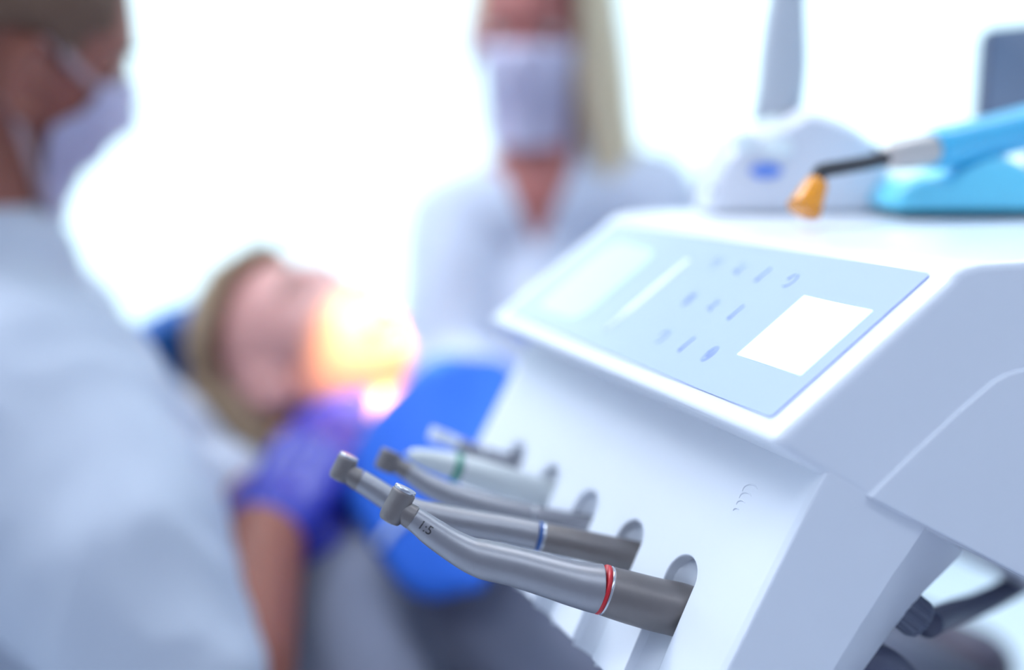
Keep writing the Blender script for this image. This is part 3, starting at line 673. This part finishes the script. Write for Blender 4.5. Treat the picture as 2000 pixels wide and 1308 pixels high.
def mask(T_, parent, top=-0.010, bot=-0.134, wdt=0.066, ear=(0.078, -0.012)):
    NU, NV = 36, 28; vs, fs = [], []
    for j in range(NV + 1):
        v = j / NV; z = top + (bot - top) * v
        bul = math.sin(math.pi * min(1, v * 1.0)) ** 0.6
        for i in range(NU + 1):
            a = (i / NU - 0.5) * 2
            x = wdt * math.sin(a * 1.25) / math.sin(1.25) * (1 - 0.22 * v * v)
            xx = min(abs(x), 0.070)
            zs = [max(z + 0.012 * q_, -0.097) for q_ in (-1, -0.5, 0, 0.5, 1)]
            y = sum(max(fy(xx * k_, zq) for k_ in (0.8 + 0.2 * abs(a), 1.0)) for zq in zs) / 5 + 0.0045 + 0.004 * bul 
            y = max(y, 0.020 + 0.034 * v)
            if v > 0.8: y += 0.006 * (v - 0.8) / 0.2
            y += 0.0022 * (1 - abs(a)) * math.sin(v * 26)         # pleats
            vs.append(T_((x, y, z)))
    for j in range(NV):
        for i in range(NU): k = j * (NU + 1) + i; fs.append((k, k + 1, k + NU + 2, k + NU + 1))
    mk = obj('face_mask', (vs, fs), M_mask, parent); s = mk.modifiers.new('t', 'SOLIDIFY'); s.thickness = 0.0016
    for sx in (1, -1):
        for (z0, z1, y1) in ((top - 0.004, 0.018, -0.002), (bot + 0.012, -0.042, -0.010)):
            k0 = wdt * (1 if z0 > -0.05 else 0.80)
            p0 = V((sx * k0, max(fy(min(k0, 0.068), z0), 0.020 if z0 > -0.05 else 0.050) + 0.003, z0)); p1 = V((sx * 0.0765, y1 + 0.008, z1)); mid = (p0 + p1) / 2 + V((sx * 0.008 if z0 > -0.05 else sx * 0.012, 0, 0))
            pts, _ = spline([p0, mid, p1, p1 + V((sx * 0.004, -0.014, -0.012 if z1 > 0 else 0.012))], [1] * 4, 8)
            vs, fs = [], []
            for i, p in enumerate(pts):
                t_ = (pts[min(i + 1, len(pts) - 1)] - pts[max(0, i - 1)]).normalized(); sd = t_.cross(V((1, 0, 0))).normalized() * 0.0036
                vs += [T_(p + sd), T_(p - sd)]
            for i in range(len(pts) - 1): fs.append((2 * i, 2 * i + 1, 2 * i + 3, 2 * i + 2))
            st = obj('ear_loop', (vs, fs), M_strap, mk); s = st.modifiers.new('t', 'SOLIDIFY'); s.thickness = 0.0012
    return mk

# ---- dentist (left, in profile)
den = thing('person', 'person in white coat, face mask and violet gloves bending over the patient at left', 'person', (-0.52, 0.86, 0.0))
dc = P(18, 72, 0.898)
pit = math.radians(15); yaw = math.radians(40)
fw = V((math.cos(yaw) * math.cos(pit), math.sin(yaw) * math.cos(pit), -math.sin(pit)))
_rt = V((math.sin(yaw), -math.cos(yaw), 0)); _up = _rt.cross(fw); _rl = math.radians(18)
TD, MD = frame_of(dc, fw, (_rt * math.cos(_rl) - _up * math.sin(_rl)).cross(fw))
sR = P(40, 760, 0.83); eR = P(405, 1470, 0.73); wR = P(518, 1050, 0.89)
sL = P(60, 670, 1.05); eL = P(360, 990, 1.05); wL = P(628, 1000, 0.96)
nb = P(-95, 560, 0.93); ch = P(-70, 880, 0.94); hip = V((nb.x - 0.06, nb.y, 0.53))
body = [xf(TD, HEAD)] + [xf(TD, e_) for e_ in ear_parts(1) + ear_parts(-1)]
body += [limb(TD((0, -0.028, -0.05)), 0.056, nb + V((0.01, 0, 0.0)), 0.060), limb(nb, 0.075, ch, 0.125), limb(ch, 0.125, hip, 0.13)]
body += chain([(nb, 0.06), (sR, 0.052), (eR, 0.042), (eR.lerp(wR, 0.35), 0.045), (wR, 0.031)]) + chain([(nb, 0.06), (sL, 0.052), (eL, 0.042), (wL, 0.027)])
knR = hip + V((0.38, -0.10, -0.02)); knL = hip + V((0.38, 0.18, -0.02))
for kn, dy in ((knR, -0.08), (knL, 0.09)): body += chain([(hip + V((0, dy, -0.02)), 0.08), (kn, 0.06), (V((kn.x, kn.y, 0.10)), 0.042), (V((kn.x + 0.13, kn.y, 0.045)), 0.035)])
hR = (P(640, 850, 0.97) - wR); hL = (P(640, 790, 1.03) - wL)
body += hand_parts(wR, hR, (0.3, 0.8, -0.5), 1, 0.5, 1.08) + hand_parts(wL, hL, (0.2, 0.8, -0.5), -1, 0.7)
obj('body', union(body, 0.0042, 3), M_skinD, den)
eyes(TD, den)
scalp(TD, lambda v: v.z > 0.03 + (0.055 if v.y > 0.055 else 0.0) - (0.075 if v.y < -0.012 else 0.03 * (v.y < 0.03)) and not (abs(v.x) > 0.06 and -0.03 < v.y < 0.012 and v.z < 0.02), 0.003, M_hairD, den, th=0.006)
mask(TD, den, top=-0.004, wdt=0.059)
ct = [limb(nb + V((0.0, 0, -0.02)), 0.105, ch + V((0, 0, 0)), 0.165), limb(ch, 0.165, hip + V((0, 0, -0.05)), 0.18)]
ct += chain([(nb + V((0, -0.02, -0.05)), 0.10), (sR + V((0, 0, -0.015)), 0.088), (sR.lerp(eR, 0.5), 0.078), (eR.lerp(sR, 0.16), 0.056)])
ct += chain([(nb + V((0, 0.02, -0.05)), 0.095), (sL, 0.076), (eL.lerp(sL, 0.06), 0.060), (eL.lerp(wL, 0.25), 0.052)])
ct += [limb(TD((-0.01, -0.036, -0.142)), 0.058, nb, 0.085)]
obj('coat', union(ct, 0.006, 6, folds(0.015, 11)), M_coat, den)
def glove(wr, hd, nn, sd, curl, root, k=1.0):
    g = hand_parts(wr, hd, nn, sd, curl, k, 0.0024)
    g.append(limb(wr - hd.normalized() * 0.030, 0.031, wr + hd.normalized() * 0.01, 0.028))
    return obj('glove', union(g, 0.003, 2, lambda v: 0.0012 * noise.noise(v * 60)), M_glove, root)
glove(wR, hR, V((0.3, 0.8, -0.5)), 1, 0.5, den, 1.08); glove(wL, hL, V((0.2, 0.8, -0.5)), -1, 0.7, den)
obj('trousers', union([limb(hip + V((0, dy, -0.02)), 0.10, kn, 0.075) for kn, dy in ((knR, -0.08), (knL, 0.09))] + [limb(kn, 0.075, V((kn.x, kn.y, 0.14)), 0.06) for kn in (knR, knL)] + [ball(hip, (0.13, 0.16, 0.11))], 0.008, 4), M_coat, den)
for kn in (knR, knL):
    obj('shoe', union([limb(V((kn.x - 0.03, kn.y, 0.045)), 0.044, V((kn.x + 0.15, kn.y, 0.038)), 0.038), limb(V((kn.x - 0.01, kn.y, 0.10)), 0.04, V((kn.x, kn.y, 0.05)), 0.044)], 0.006, 3), M_white, den)
def stool(c, top, label):
    t = thing('stool', label, 'stool', (c[0], c[1], 0))
    obj('seat', tube([V((c[0], c[1], z)) for z in (top - 0.075, top - 0.07, top - 0.02, top)], [0.12, 0.17, 0.18, 0.14], 40), M_stool, t)
    obj('column', tube([V((c[0], c[1], z)) for z in (0.08, top - 0.075)], 0.025, 24), M_chrome, t)
    for k in range(5):
        a = 2 * math.pi * k / 5 + 0.3; e_ = V((c[0] + 0.26 * math.cos(a), c[1] + 0.26 * math.sin(a), 0.075))
        lg = obj('leg', limb((c[0], c[1], 0.10), 0.022, e_, 0.016), M_chrome, t)
        obj('castor', tube([V((e_.x - 0.012, e_.y, 0.028)), V((e_.x + 0.012, e_.y, 0.028))], 0.028, 20), M_black, lg)
stool((hip.x, hip.y), 0.455, 'round dark stool under the dentist in the white coat')

# ---- assistant (background centre, long blond hair)
AZ = 1.38
ac = P(1038, 62, AZ)
asn = thing('person', 'person with long blond hair, white tunic and face mask behind the patient', 'person', (ac.x, ac.y + 0.06, 0))
TA, MA = frame_of(ac, (-0.14, -1, -0.10), (0, -0.10, 1))
anb = P(1060, 335, AZ + 0.03); ach = anb + V((0, 0.02, -0.20)); ahip = anb + V((0, 0.03, -0.48))
asL = P(905, 440, AZ + 0.03); asR = P(1262, 405, AZ + 0.05)
aeL = P(862, 740, AZ - 0.03); aeR = P(1250, 760, AZ); awL = P(1010, 790, AZ - 0.15); awR = P(1060, 800, AZ - 0.2)
ab = [xf(TA, HEAD, 0.92)] + [xf(TA, e_, 0.92) for e_ in ear_parts(1) + ear_parts(-1)]
ab += [limb(TA((0, -0.02, -0.06)), 0.047, anb, 0.052), limb(anb + V((0, 0, -0.04)), 0.07, ach, 0.11), limb(ach, 0.11, ahip, 0.12)]
ab += chain([(anb, 0.05), (asL, 0.045), (aeL, 0.035), (awL, 0.024)]) + chain([(anb, 0.05), (asR, 0.045), (aeR, 0.035), (awR, 0.024)])
for dx in (-0.09, 0.09): ab += chain([(ahip + V((dx, 0, -0.03)), 0.08), (V((ahip.x + dx, ahip.y - 0.02, 0.40)), 0.055), (V((ahip.x + dx, ahip.y, 0.09)), 0.038), (V((ahip.x + dx, ahip.y - 0.12, 0.04)), 0.032)])
ab += hand_parts(awL, V((0.10, -0.45, -0.35)), V((0, -0.6, 0.8)) * -1, 1, 0.45, 0.92) + hand_parts(awR, V((-0.5, -0.6, -0.2)), V((0, -0.3, -1)), -1, 0.45, 0.92)
obj('body', union(ab, 0.0045, 3), M_skinA, asn)
eyes(lambda p: TA(V(p) * 0.92), asn)
mask(lambda p: TA(V(p) * 0.925), asn, top=-0.014, bot=-0.140, wdt=0.060)
def vneck(parts, voxel, disp, cut): # cloth with a V opening: drop faces inside the opening
    vs, fs = union(parts, voxel, 6, disp)
    return border_smooth(vs, [f for f in fs if not cut(sum((vs[i] for i in f), V()) / len(f))])
tn = [limb(anb + V((0, 0.01, -0.055)), 0.078, ach, 0.135, flat=None), limb(ach, 0.135, ahip, 0.15), limb(ahip, 0.15, ahip + V((0, 0, -0.16)), 0.165)]
tn += chain([(anb + V((0, 0, -0.05)), 0.075), (asL, 0.066), (aeL, 0.056), (aeL.lerp(awL, 0.6), 0.046)]) + chain([(anb + V((0, 0, -0.05)), 0.075), (asR, 0.066), (aeR, 0.056), (aeR.lerp(awR, 0.8), 0.046)])
tn += [limb(anb + V((0, 0.01, 0.01)), 0.064, anb + V((0, 0.01, -0.05)), 0.08)]
def cutA(c_):
    dz = anb.z + 0.02 - c_.z
    return c_.y < anb.y + 0.005 and -0.06 < dz < 0.105 and abs(c_.x - anb.x + 0.008) < 0.046 * (1 - max(0, dz) / 0.105) + 0.002
tu = obj('tunic', vneck(tn, 0.0042, folds(0.008, 14), cutA), M_coat2, asn)
sd_ = tu.modifiers.new('t', 'SOLIDIFY'); sd_.thickness = 0.003
# hair: cap plus long fall over her left shoulder (right in view)
hr = [xf(TA, ball((-0.008, -0.014, 0.028), (0.082, 0.096, 0.102)))]
def hl(p, r, p2, r2): return limb(TA(p), r, TA(p2), r2)
for (x0, y0, x1, y1, z1, r) in ((-0.070, 0.025, -0.098, 0.035, -0.185, 0.022), (-0.082, 0.0, -0.112, 0.010, -0.175, 0.026), (-0.082, -0.03, -0.118, -0.02, -0.16, 0.028), (-0.06, -0.06, -0.08, -0.06, -0.17, 0.034), (-0.01, -0.08, -0.02, -0.08, -0.15, 0.036)):
    hr += [hl((x0 * 0.85, y0, 0.07), r, (x0 * 1.05, y0, -0.05), r * 1.05), hl((x0 * 1.05, y0, -0.05), r * 1.05, (x1, y1, z1), r * 0.62)]
hv, hf = union(hr, 0.005, 4, lambda v: 0.004 * noise.noise(V((v.x * 90, v.y * 90, v.z * 8))))
Minv = MA.transposed()
def infront(c_):
    q_ = Minv @ (c_ - ac); return q_.y > 0.045 and abs(q_.x + 0.002) < 0.060 and q_.z < 0.062
obj('hair', border_smooth(hv, [f for f in hf if not infront(sum((hv[i] for i in f), V()) / len(f))]), M_hairA, asn)
obj('trousers', union([limb(ahip + V((dx, 0, -0.04)), 0.095, V((ahip.x + dx, ahip.y - 0.02, 0.40)), 0.075) for dx in (-0.09, 0.09)] + [limb(V((ahip.x + dx, ahip.y - 0.02, 0.40)), 0.075, V((ahip.x + dx, ahip.y, 0.12)), 0.06) for dx in (-0.09, 0.09)], 0.008, 3), M_coat2, asn)
for dx in (-0.09, 0.09):
    obj('shoe', union([limb(V((ahip.x + dx, ahip.y + 0.03, 0.044)), 0.043, V((ahip.x + dx, ahip.y - 0.15, 0.036)), 0.036)], 0.006, 2), M_white, asn)

# ---- patient (reclined, face up)
PZ = 1.10
pc = P(607, 700, PZ)
pat = thing('person', 'person lying back in the dental chair, face up, wearing a blue bib', 'person', (-0.05, 0.75, 0.60))
cr = V((-0.82, 0.46, 0.32)); pf = V((0.31, -0.24, 0.90))
TP, MP = frame_of(pc, pf, cr)
pn = TP((0, -0.035, -0.135)); tor = V((0.76, -0.62, -0.17)).normalized(); lat = V((0.63, 0.773, 0)).normalized()
pch = pn + tor * 0.17 + V((0, 0, -0.055)); pbel = pch + tor * 0.19 + V((0, 0, -0.03)); phip = pbel + tor * 0.16 + V((0, 0, -0.02))
pb = [xf(TP, HEAD, 0.95)] + [xf(TP, e_, 0.95) for e_ in ear_parts(1) + ear_parts(-1)]
pb += [limb(TP((0, -0.02, -0.06)), 0.050, pn, 0.055), limb(pn + tor * 0.04 + lat * 0.02, 0.07, pch, 0.10), limb(pch, 0.10, pbel, 0.105), limb(pbel, 0.105, phip, 0.11)]
psh = [pn + tor * 0.07 + lat * sx * 0.150 + V((0, 0, -0.085)) for sx in (-1, 1)]; pel = [pch + tor * 0.12 + lat * sx * 0.205 + V((0, 0, -0.165)) for sx in (-1, 1)]
pwr = [pbel + tor * 0.14 + lat * sx * 0.18 + V((0, 0, -0.08)) for sx in (-1, 1)]
for k in (0, 1): pb += chain([(pn + tor * 0.05, 0.055), (psh[k], 0.048), (pel[k], 0.038), (pwr[k], 0.026)]) + hand_parts(pwr[k], tor + V((0, 0, -0.1)), V((0, 0, -1)), (1, -1)[k], 0.25, 0.92)
hz = V((tor.x, tor.y, 0)).normalized(); pkn = [phip + hz * 0.41 + lat * dx for dx in (-0.09, 0.09)]; pan = [k_ + hz * 0.37 + V((0, 0, -0.14)) for k_ in pkn]
for k in (0, 1): pb += chain([(phip + lat * (-0.08, 0.08)[k], 0.085), (pkn[k], 0.06), (pan[k], 0.04), (pan[k] + hz * 0.04 + V((0, 0, 0.13)), 0.032)])
obj('body', union(pb, 0.0042, 3), M_skinP, pat)
for sx in (1, -1):
    Tq = lambda p: TP(V(p) * 0.955)
    obj('eyebrow', tube([Tq((sx * (0.017 + 0.006 * k), fy(0.017 + 0.006 * k, 0.024) + 0.0006, 0.0235 + 0.0035 * math.sin(k * 0.75))) for k in range(6)], [0.0018, 0.0026, 0.0028, 0.0024, 0.002, 0.001], 10), M_brow, pat)
    obj('eyelashes', tube([Tq((sx * (0.020 + 0.0045 * k), fy(0.020 + 0.0045 * k, -0.005) + 0.0003, -0.0045 - 0.0016 * math.sin(k * 0.62))) for k in range(6)], 0.0011, 8), M_brow, pat)
obj('lips', join(tube([TP((0.022 * math.cos(a), (fy(0.022 * abs(math.cos(a)), -0.0725 + 0.0065 * math.sin(a)) - 0.0008) * 0.95, -0.0680 + 0.0060 * math.sin(a))) for a in [2 * math.pi * k / 24 for k in range(25)]], 0.0032, 10)), M_lip, pat)
scalp(TP, lambda v: (v.z > 0.080 - 0.45 * max(0, 0.05 - v.y)) and not (abs(v.x) > 0.06 and -0.03 < v.y < 0.02 and v.z < 0.022), 0.009, M_hairP, pat, th=0.016, noise_amp=0.003)
hb = [limb(TP((sx * 0.055, -0.055, 0.05)), 0.030, TP((sx * 0.05, -0.070, -0.05)), 0.028) for sx in (-1, 0, 1)] + [limb(TP((0, -0.05, 0.085)), 0.044, TP((0, -0.068, -0.03)), 0.040)]
obj('hair', union(hb, 0.005, 4, lambda v: 0.003 * noise.noise(v * 60)), M_hairP, pat, label='loose dark blond hair behind the head')
cl_ = [limb(pn + tor * 0.06, 0.088, pch, 0.118), limb(pch, 0.118, pbel, 0.120), limb(pbel, 0.12, phip, 0.125)]
for k in (0, 1): cl_ += chain([(pn + tor * 0.07, 0.07), (psh[k], 0.058), (pel[k], 0.046), (pel[k].lerp(pwr[k], 0.75), 0.036)])
obj('sweater', union(cl_, 0.006, 5, folds(0.004, 16, (1, 1, 1))), M_cloth, pat)
obj('trousers', union([limb(phip, 0.115, phip + hz * 0.06, 0.115)] + [limb(phip + lat * (-0.08, 0.08)[k], 0.10, pkn[k], 0.075) for k in (0, 1)] + [limb(pkn[k], 0.075, pan[k], 0.055) for k in (0, 1)], 0.008, 4), M_jeans, pat)
for k in (0, 1):
    obj('shoe', union([limb(pan[k] - hz * 0.01, 0.045, pan[k] + hz * 0.05 + V((0, 0, 0.14)), 0.04), ball(pan[k], 0.056)], 0.006, 3), M_stool, pat)
# bib draped over the chest
def bibpt(a, b):     # a across, b down the torso, both -1..1
    t_ = (b + 1) / 2
    c_ = (pn + tor * 0.055 + V((0, 0, -0.018))).lerp(pch + tor * 0.045 + V((0, 0, 0.004)), t_) + V((0, 0, -0.035 * math.sin(math.pi * min(1, t_ * 1.0))))
    Rr = 0.133 + 0.017 * min(1, t_ * 2.0); th = a * (1.06 - 0.10 * t_) - 0.20
    return c_ + lat * math.sin(th) * Rr * 1.05 + V((0, 0, math.cos(th) * Rr + 0.003 * math.sin(a * 9 + b * 5)))
NB = 24; vs = [bibpt(i / NB * 2 - 1, j / NB * 2 - 1) for j in range(NB + 1) for i in range(NB + 1)]
fs = [(j * (NB + 1) + i, j * (NB + 1) + i + 1, (j + 1) * (NB + 1) + i + 1, (j + 1) * (NB + 1) + i) for j in range(NB) for i in range(NB)]
bb = obj('bib', (vs, fs), M_bib, pat, label='blue paper bib'); s = bb.modifiers.new('t', 'SOLIDIFY'); s.thickness = 0.0015
from mathutils.bvhtree import BVHTree
bvb = BVHTree.FromPolygons([V(p) for p in vs], fs); cp_ = []
for (x, y) in ((800, 1010), (775, 1028), (755, 1050), (740, 1075), (728, 1105)):
    h_ = bvb.ray_cast(CAM, ray(x, y).normalized())[0]
    if h_: cp_.append(h_ + V((0, 0, 0.003)))
if len(cp_) > 2: obj('bib_chain', tube(cp_, 0.0028, 10), M_plainw, pat, label='pale bib cord')

# ---- dental chair
dch = thing('dental_chair', 'reclined dental chair with blue upholstery under the patient', 'dental chair', (pbel.x, pbel.y, 0))
def pad(a, b, w0, w1, th, dn):
    n = (b - a).normalized(); l_ = lat; up_ = l_.cross(n).normalized(); up_ = up_ if up_.z > 0 else -up_
    a = a - up_ * dn; b = b - up_ * dn
    return prism([a - l_ * w0, a + l_ * w0, a + l_ * w0 - up_ * th, a - l_ * w0 - up_ * th], [b - l_ * w1, b + l_ * w1, b + l_ * w1 - up_ * th, b - l_ * w1 - up_ * th])
obj('backrest', pad(pn + tor * 0.02, phip + tor * 0.02, 0.20, 0.27, 0.06, 0.125), M_chair, dch, bevel=0.02)
obj('seat', pad(phip + tor * 0.03, (pkn[0] + pkn[1]) / 2, 0.27, 0.25, 0.09, 0.115), M_chair, dch, bevel=0.02)
obj('leg_rest', pad((pkn[0] + pkn[1]) / 2 + tor * 0.01, (pan[0] + pan[1]) / 2 + hz * 0.05 + V((0, 0, -0.02)), 0.25, 0.2, 0.07, 0.10), M_chair, dch, bevel=0.02)
hc = TP((0, -0.150, 0.015)); hrs = obj('headrest', union([xf(TP, ball((0, -0.140, 0.035), (0.135, 0.036, 0.135))), xf(TP, ball((0, -0.075, 0.150), (0.11, 0.060, 0.030))), xf(TP, ball((0, -0.11, 0.13), (0.12, 0.05, 0.04)))], 0.006, 2), M_chair, dch)
obj('headrest_cover', union([xf(TP, ball((0, -0.130, 0.070), (0.139, 0.046, 0.050)))], 0.005, 2), M_cover, hrs, label='pale cyan cover over the headrest')
obj('headrest_bar', limb(TP((0, -0.19, 0.0)), 0.014, pn + V((0, 0, -0.17)), 0.016), M_chrome, dch)
sm = phip + hz * 0.12
obj('shell', prism([sm + lat * a + tor * b + V((0, 0, -0.22)) for a, b in ((-0.2, -0.2), (0.2, -0.2), (0.2, 0.25), (-0.2, 0.25))], [V((sm.x, sm.y, 0)) + lat * a + tor * b + V((0, 0, 0.35)) for a, b in ((-0.12, -0.15), (0.12, -0.15), (0.12, 0.2), (-0.12, 0.2))]), M_chairg, dch, bevel=0.02)
obj('pedestal', tube([V((sm.x, sm.y, z)) for z in (0.0, 0.03, 0.08, 0.36)], [0.30, 0.30, 0.13, 0.11], 40), M_chairg, dch)
M_armpad = mat('dark_armrest_pad', (84, 78, 94), 0.5, var=0.06)
for sx in (-1, 1):
    a_ = P(1812, 1262, 1.0) if sx > 0 else pbel + lat * -0.315 + V((0, 0, -0.05))
    ap = obj('armrest', union([limb(a_ - tor * 0.13, 0.030, a_ + tor * 0.04, 0.034), limb(a_ + tor * 0.02, 0.026, a_ + tor * 0.02 + V((0, 0, -0.17)) - lat * sx * 0.03, 0.024)], 0.006, 3), M_armpad if sx > 0 else M_chairg, dch)
# ---- operating lamp above the patient
tgt = P(738, 706, 1.04); lpos = tgt + V((0.30, -0.30, 0.78))
lt = thing('operating_lamp', 'dental operating lamp hanging above the patient', 'operating lamp', (lpos.x, lpos.y + 0.02, lpos.z))
dr = (lpos - tgt).normalized()
obj('lamp_head', tube([lpos + dr * k for k in (0.0, 0.02, 0.06, 0.09)], [0.10, 0.11, 0.09, 0.04], 40), M_white, lt)
obj('lens', tube([lpos - dr * 0.003, lpos + dr * 0.002], 0.085, 40), M_warm, lt)
obj('lamp_arm', tube(spline([lpos + dr * 0.08, lpos + V((0.05, 0.25, 0.25)), V((lpos.x, lpos.y + 0.35, 2.69))], [1] * 3)[0], 0.016, 20), M_white, lt)
sl_ = bpy.data.lights.new('lamp_beam', 'SPOT'); sl_.energy = 440; sl_.color = (1.0, 0.76, 0.30); sl_.spot_size = math.radians(7.6); sl_.spot_blend = 0.35; sl_.shadow_soft_size = 0.02
so = bpy.data.objects.new('lamp_beam', sl_); C.objects.link(so); so.location = -dr * 0.006 + lpos - lt.location; so.parent = lt
so.rotation_euler = (-dr).to_track_quat('-Z', 'Y').to_euler()
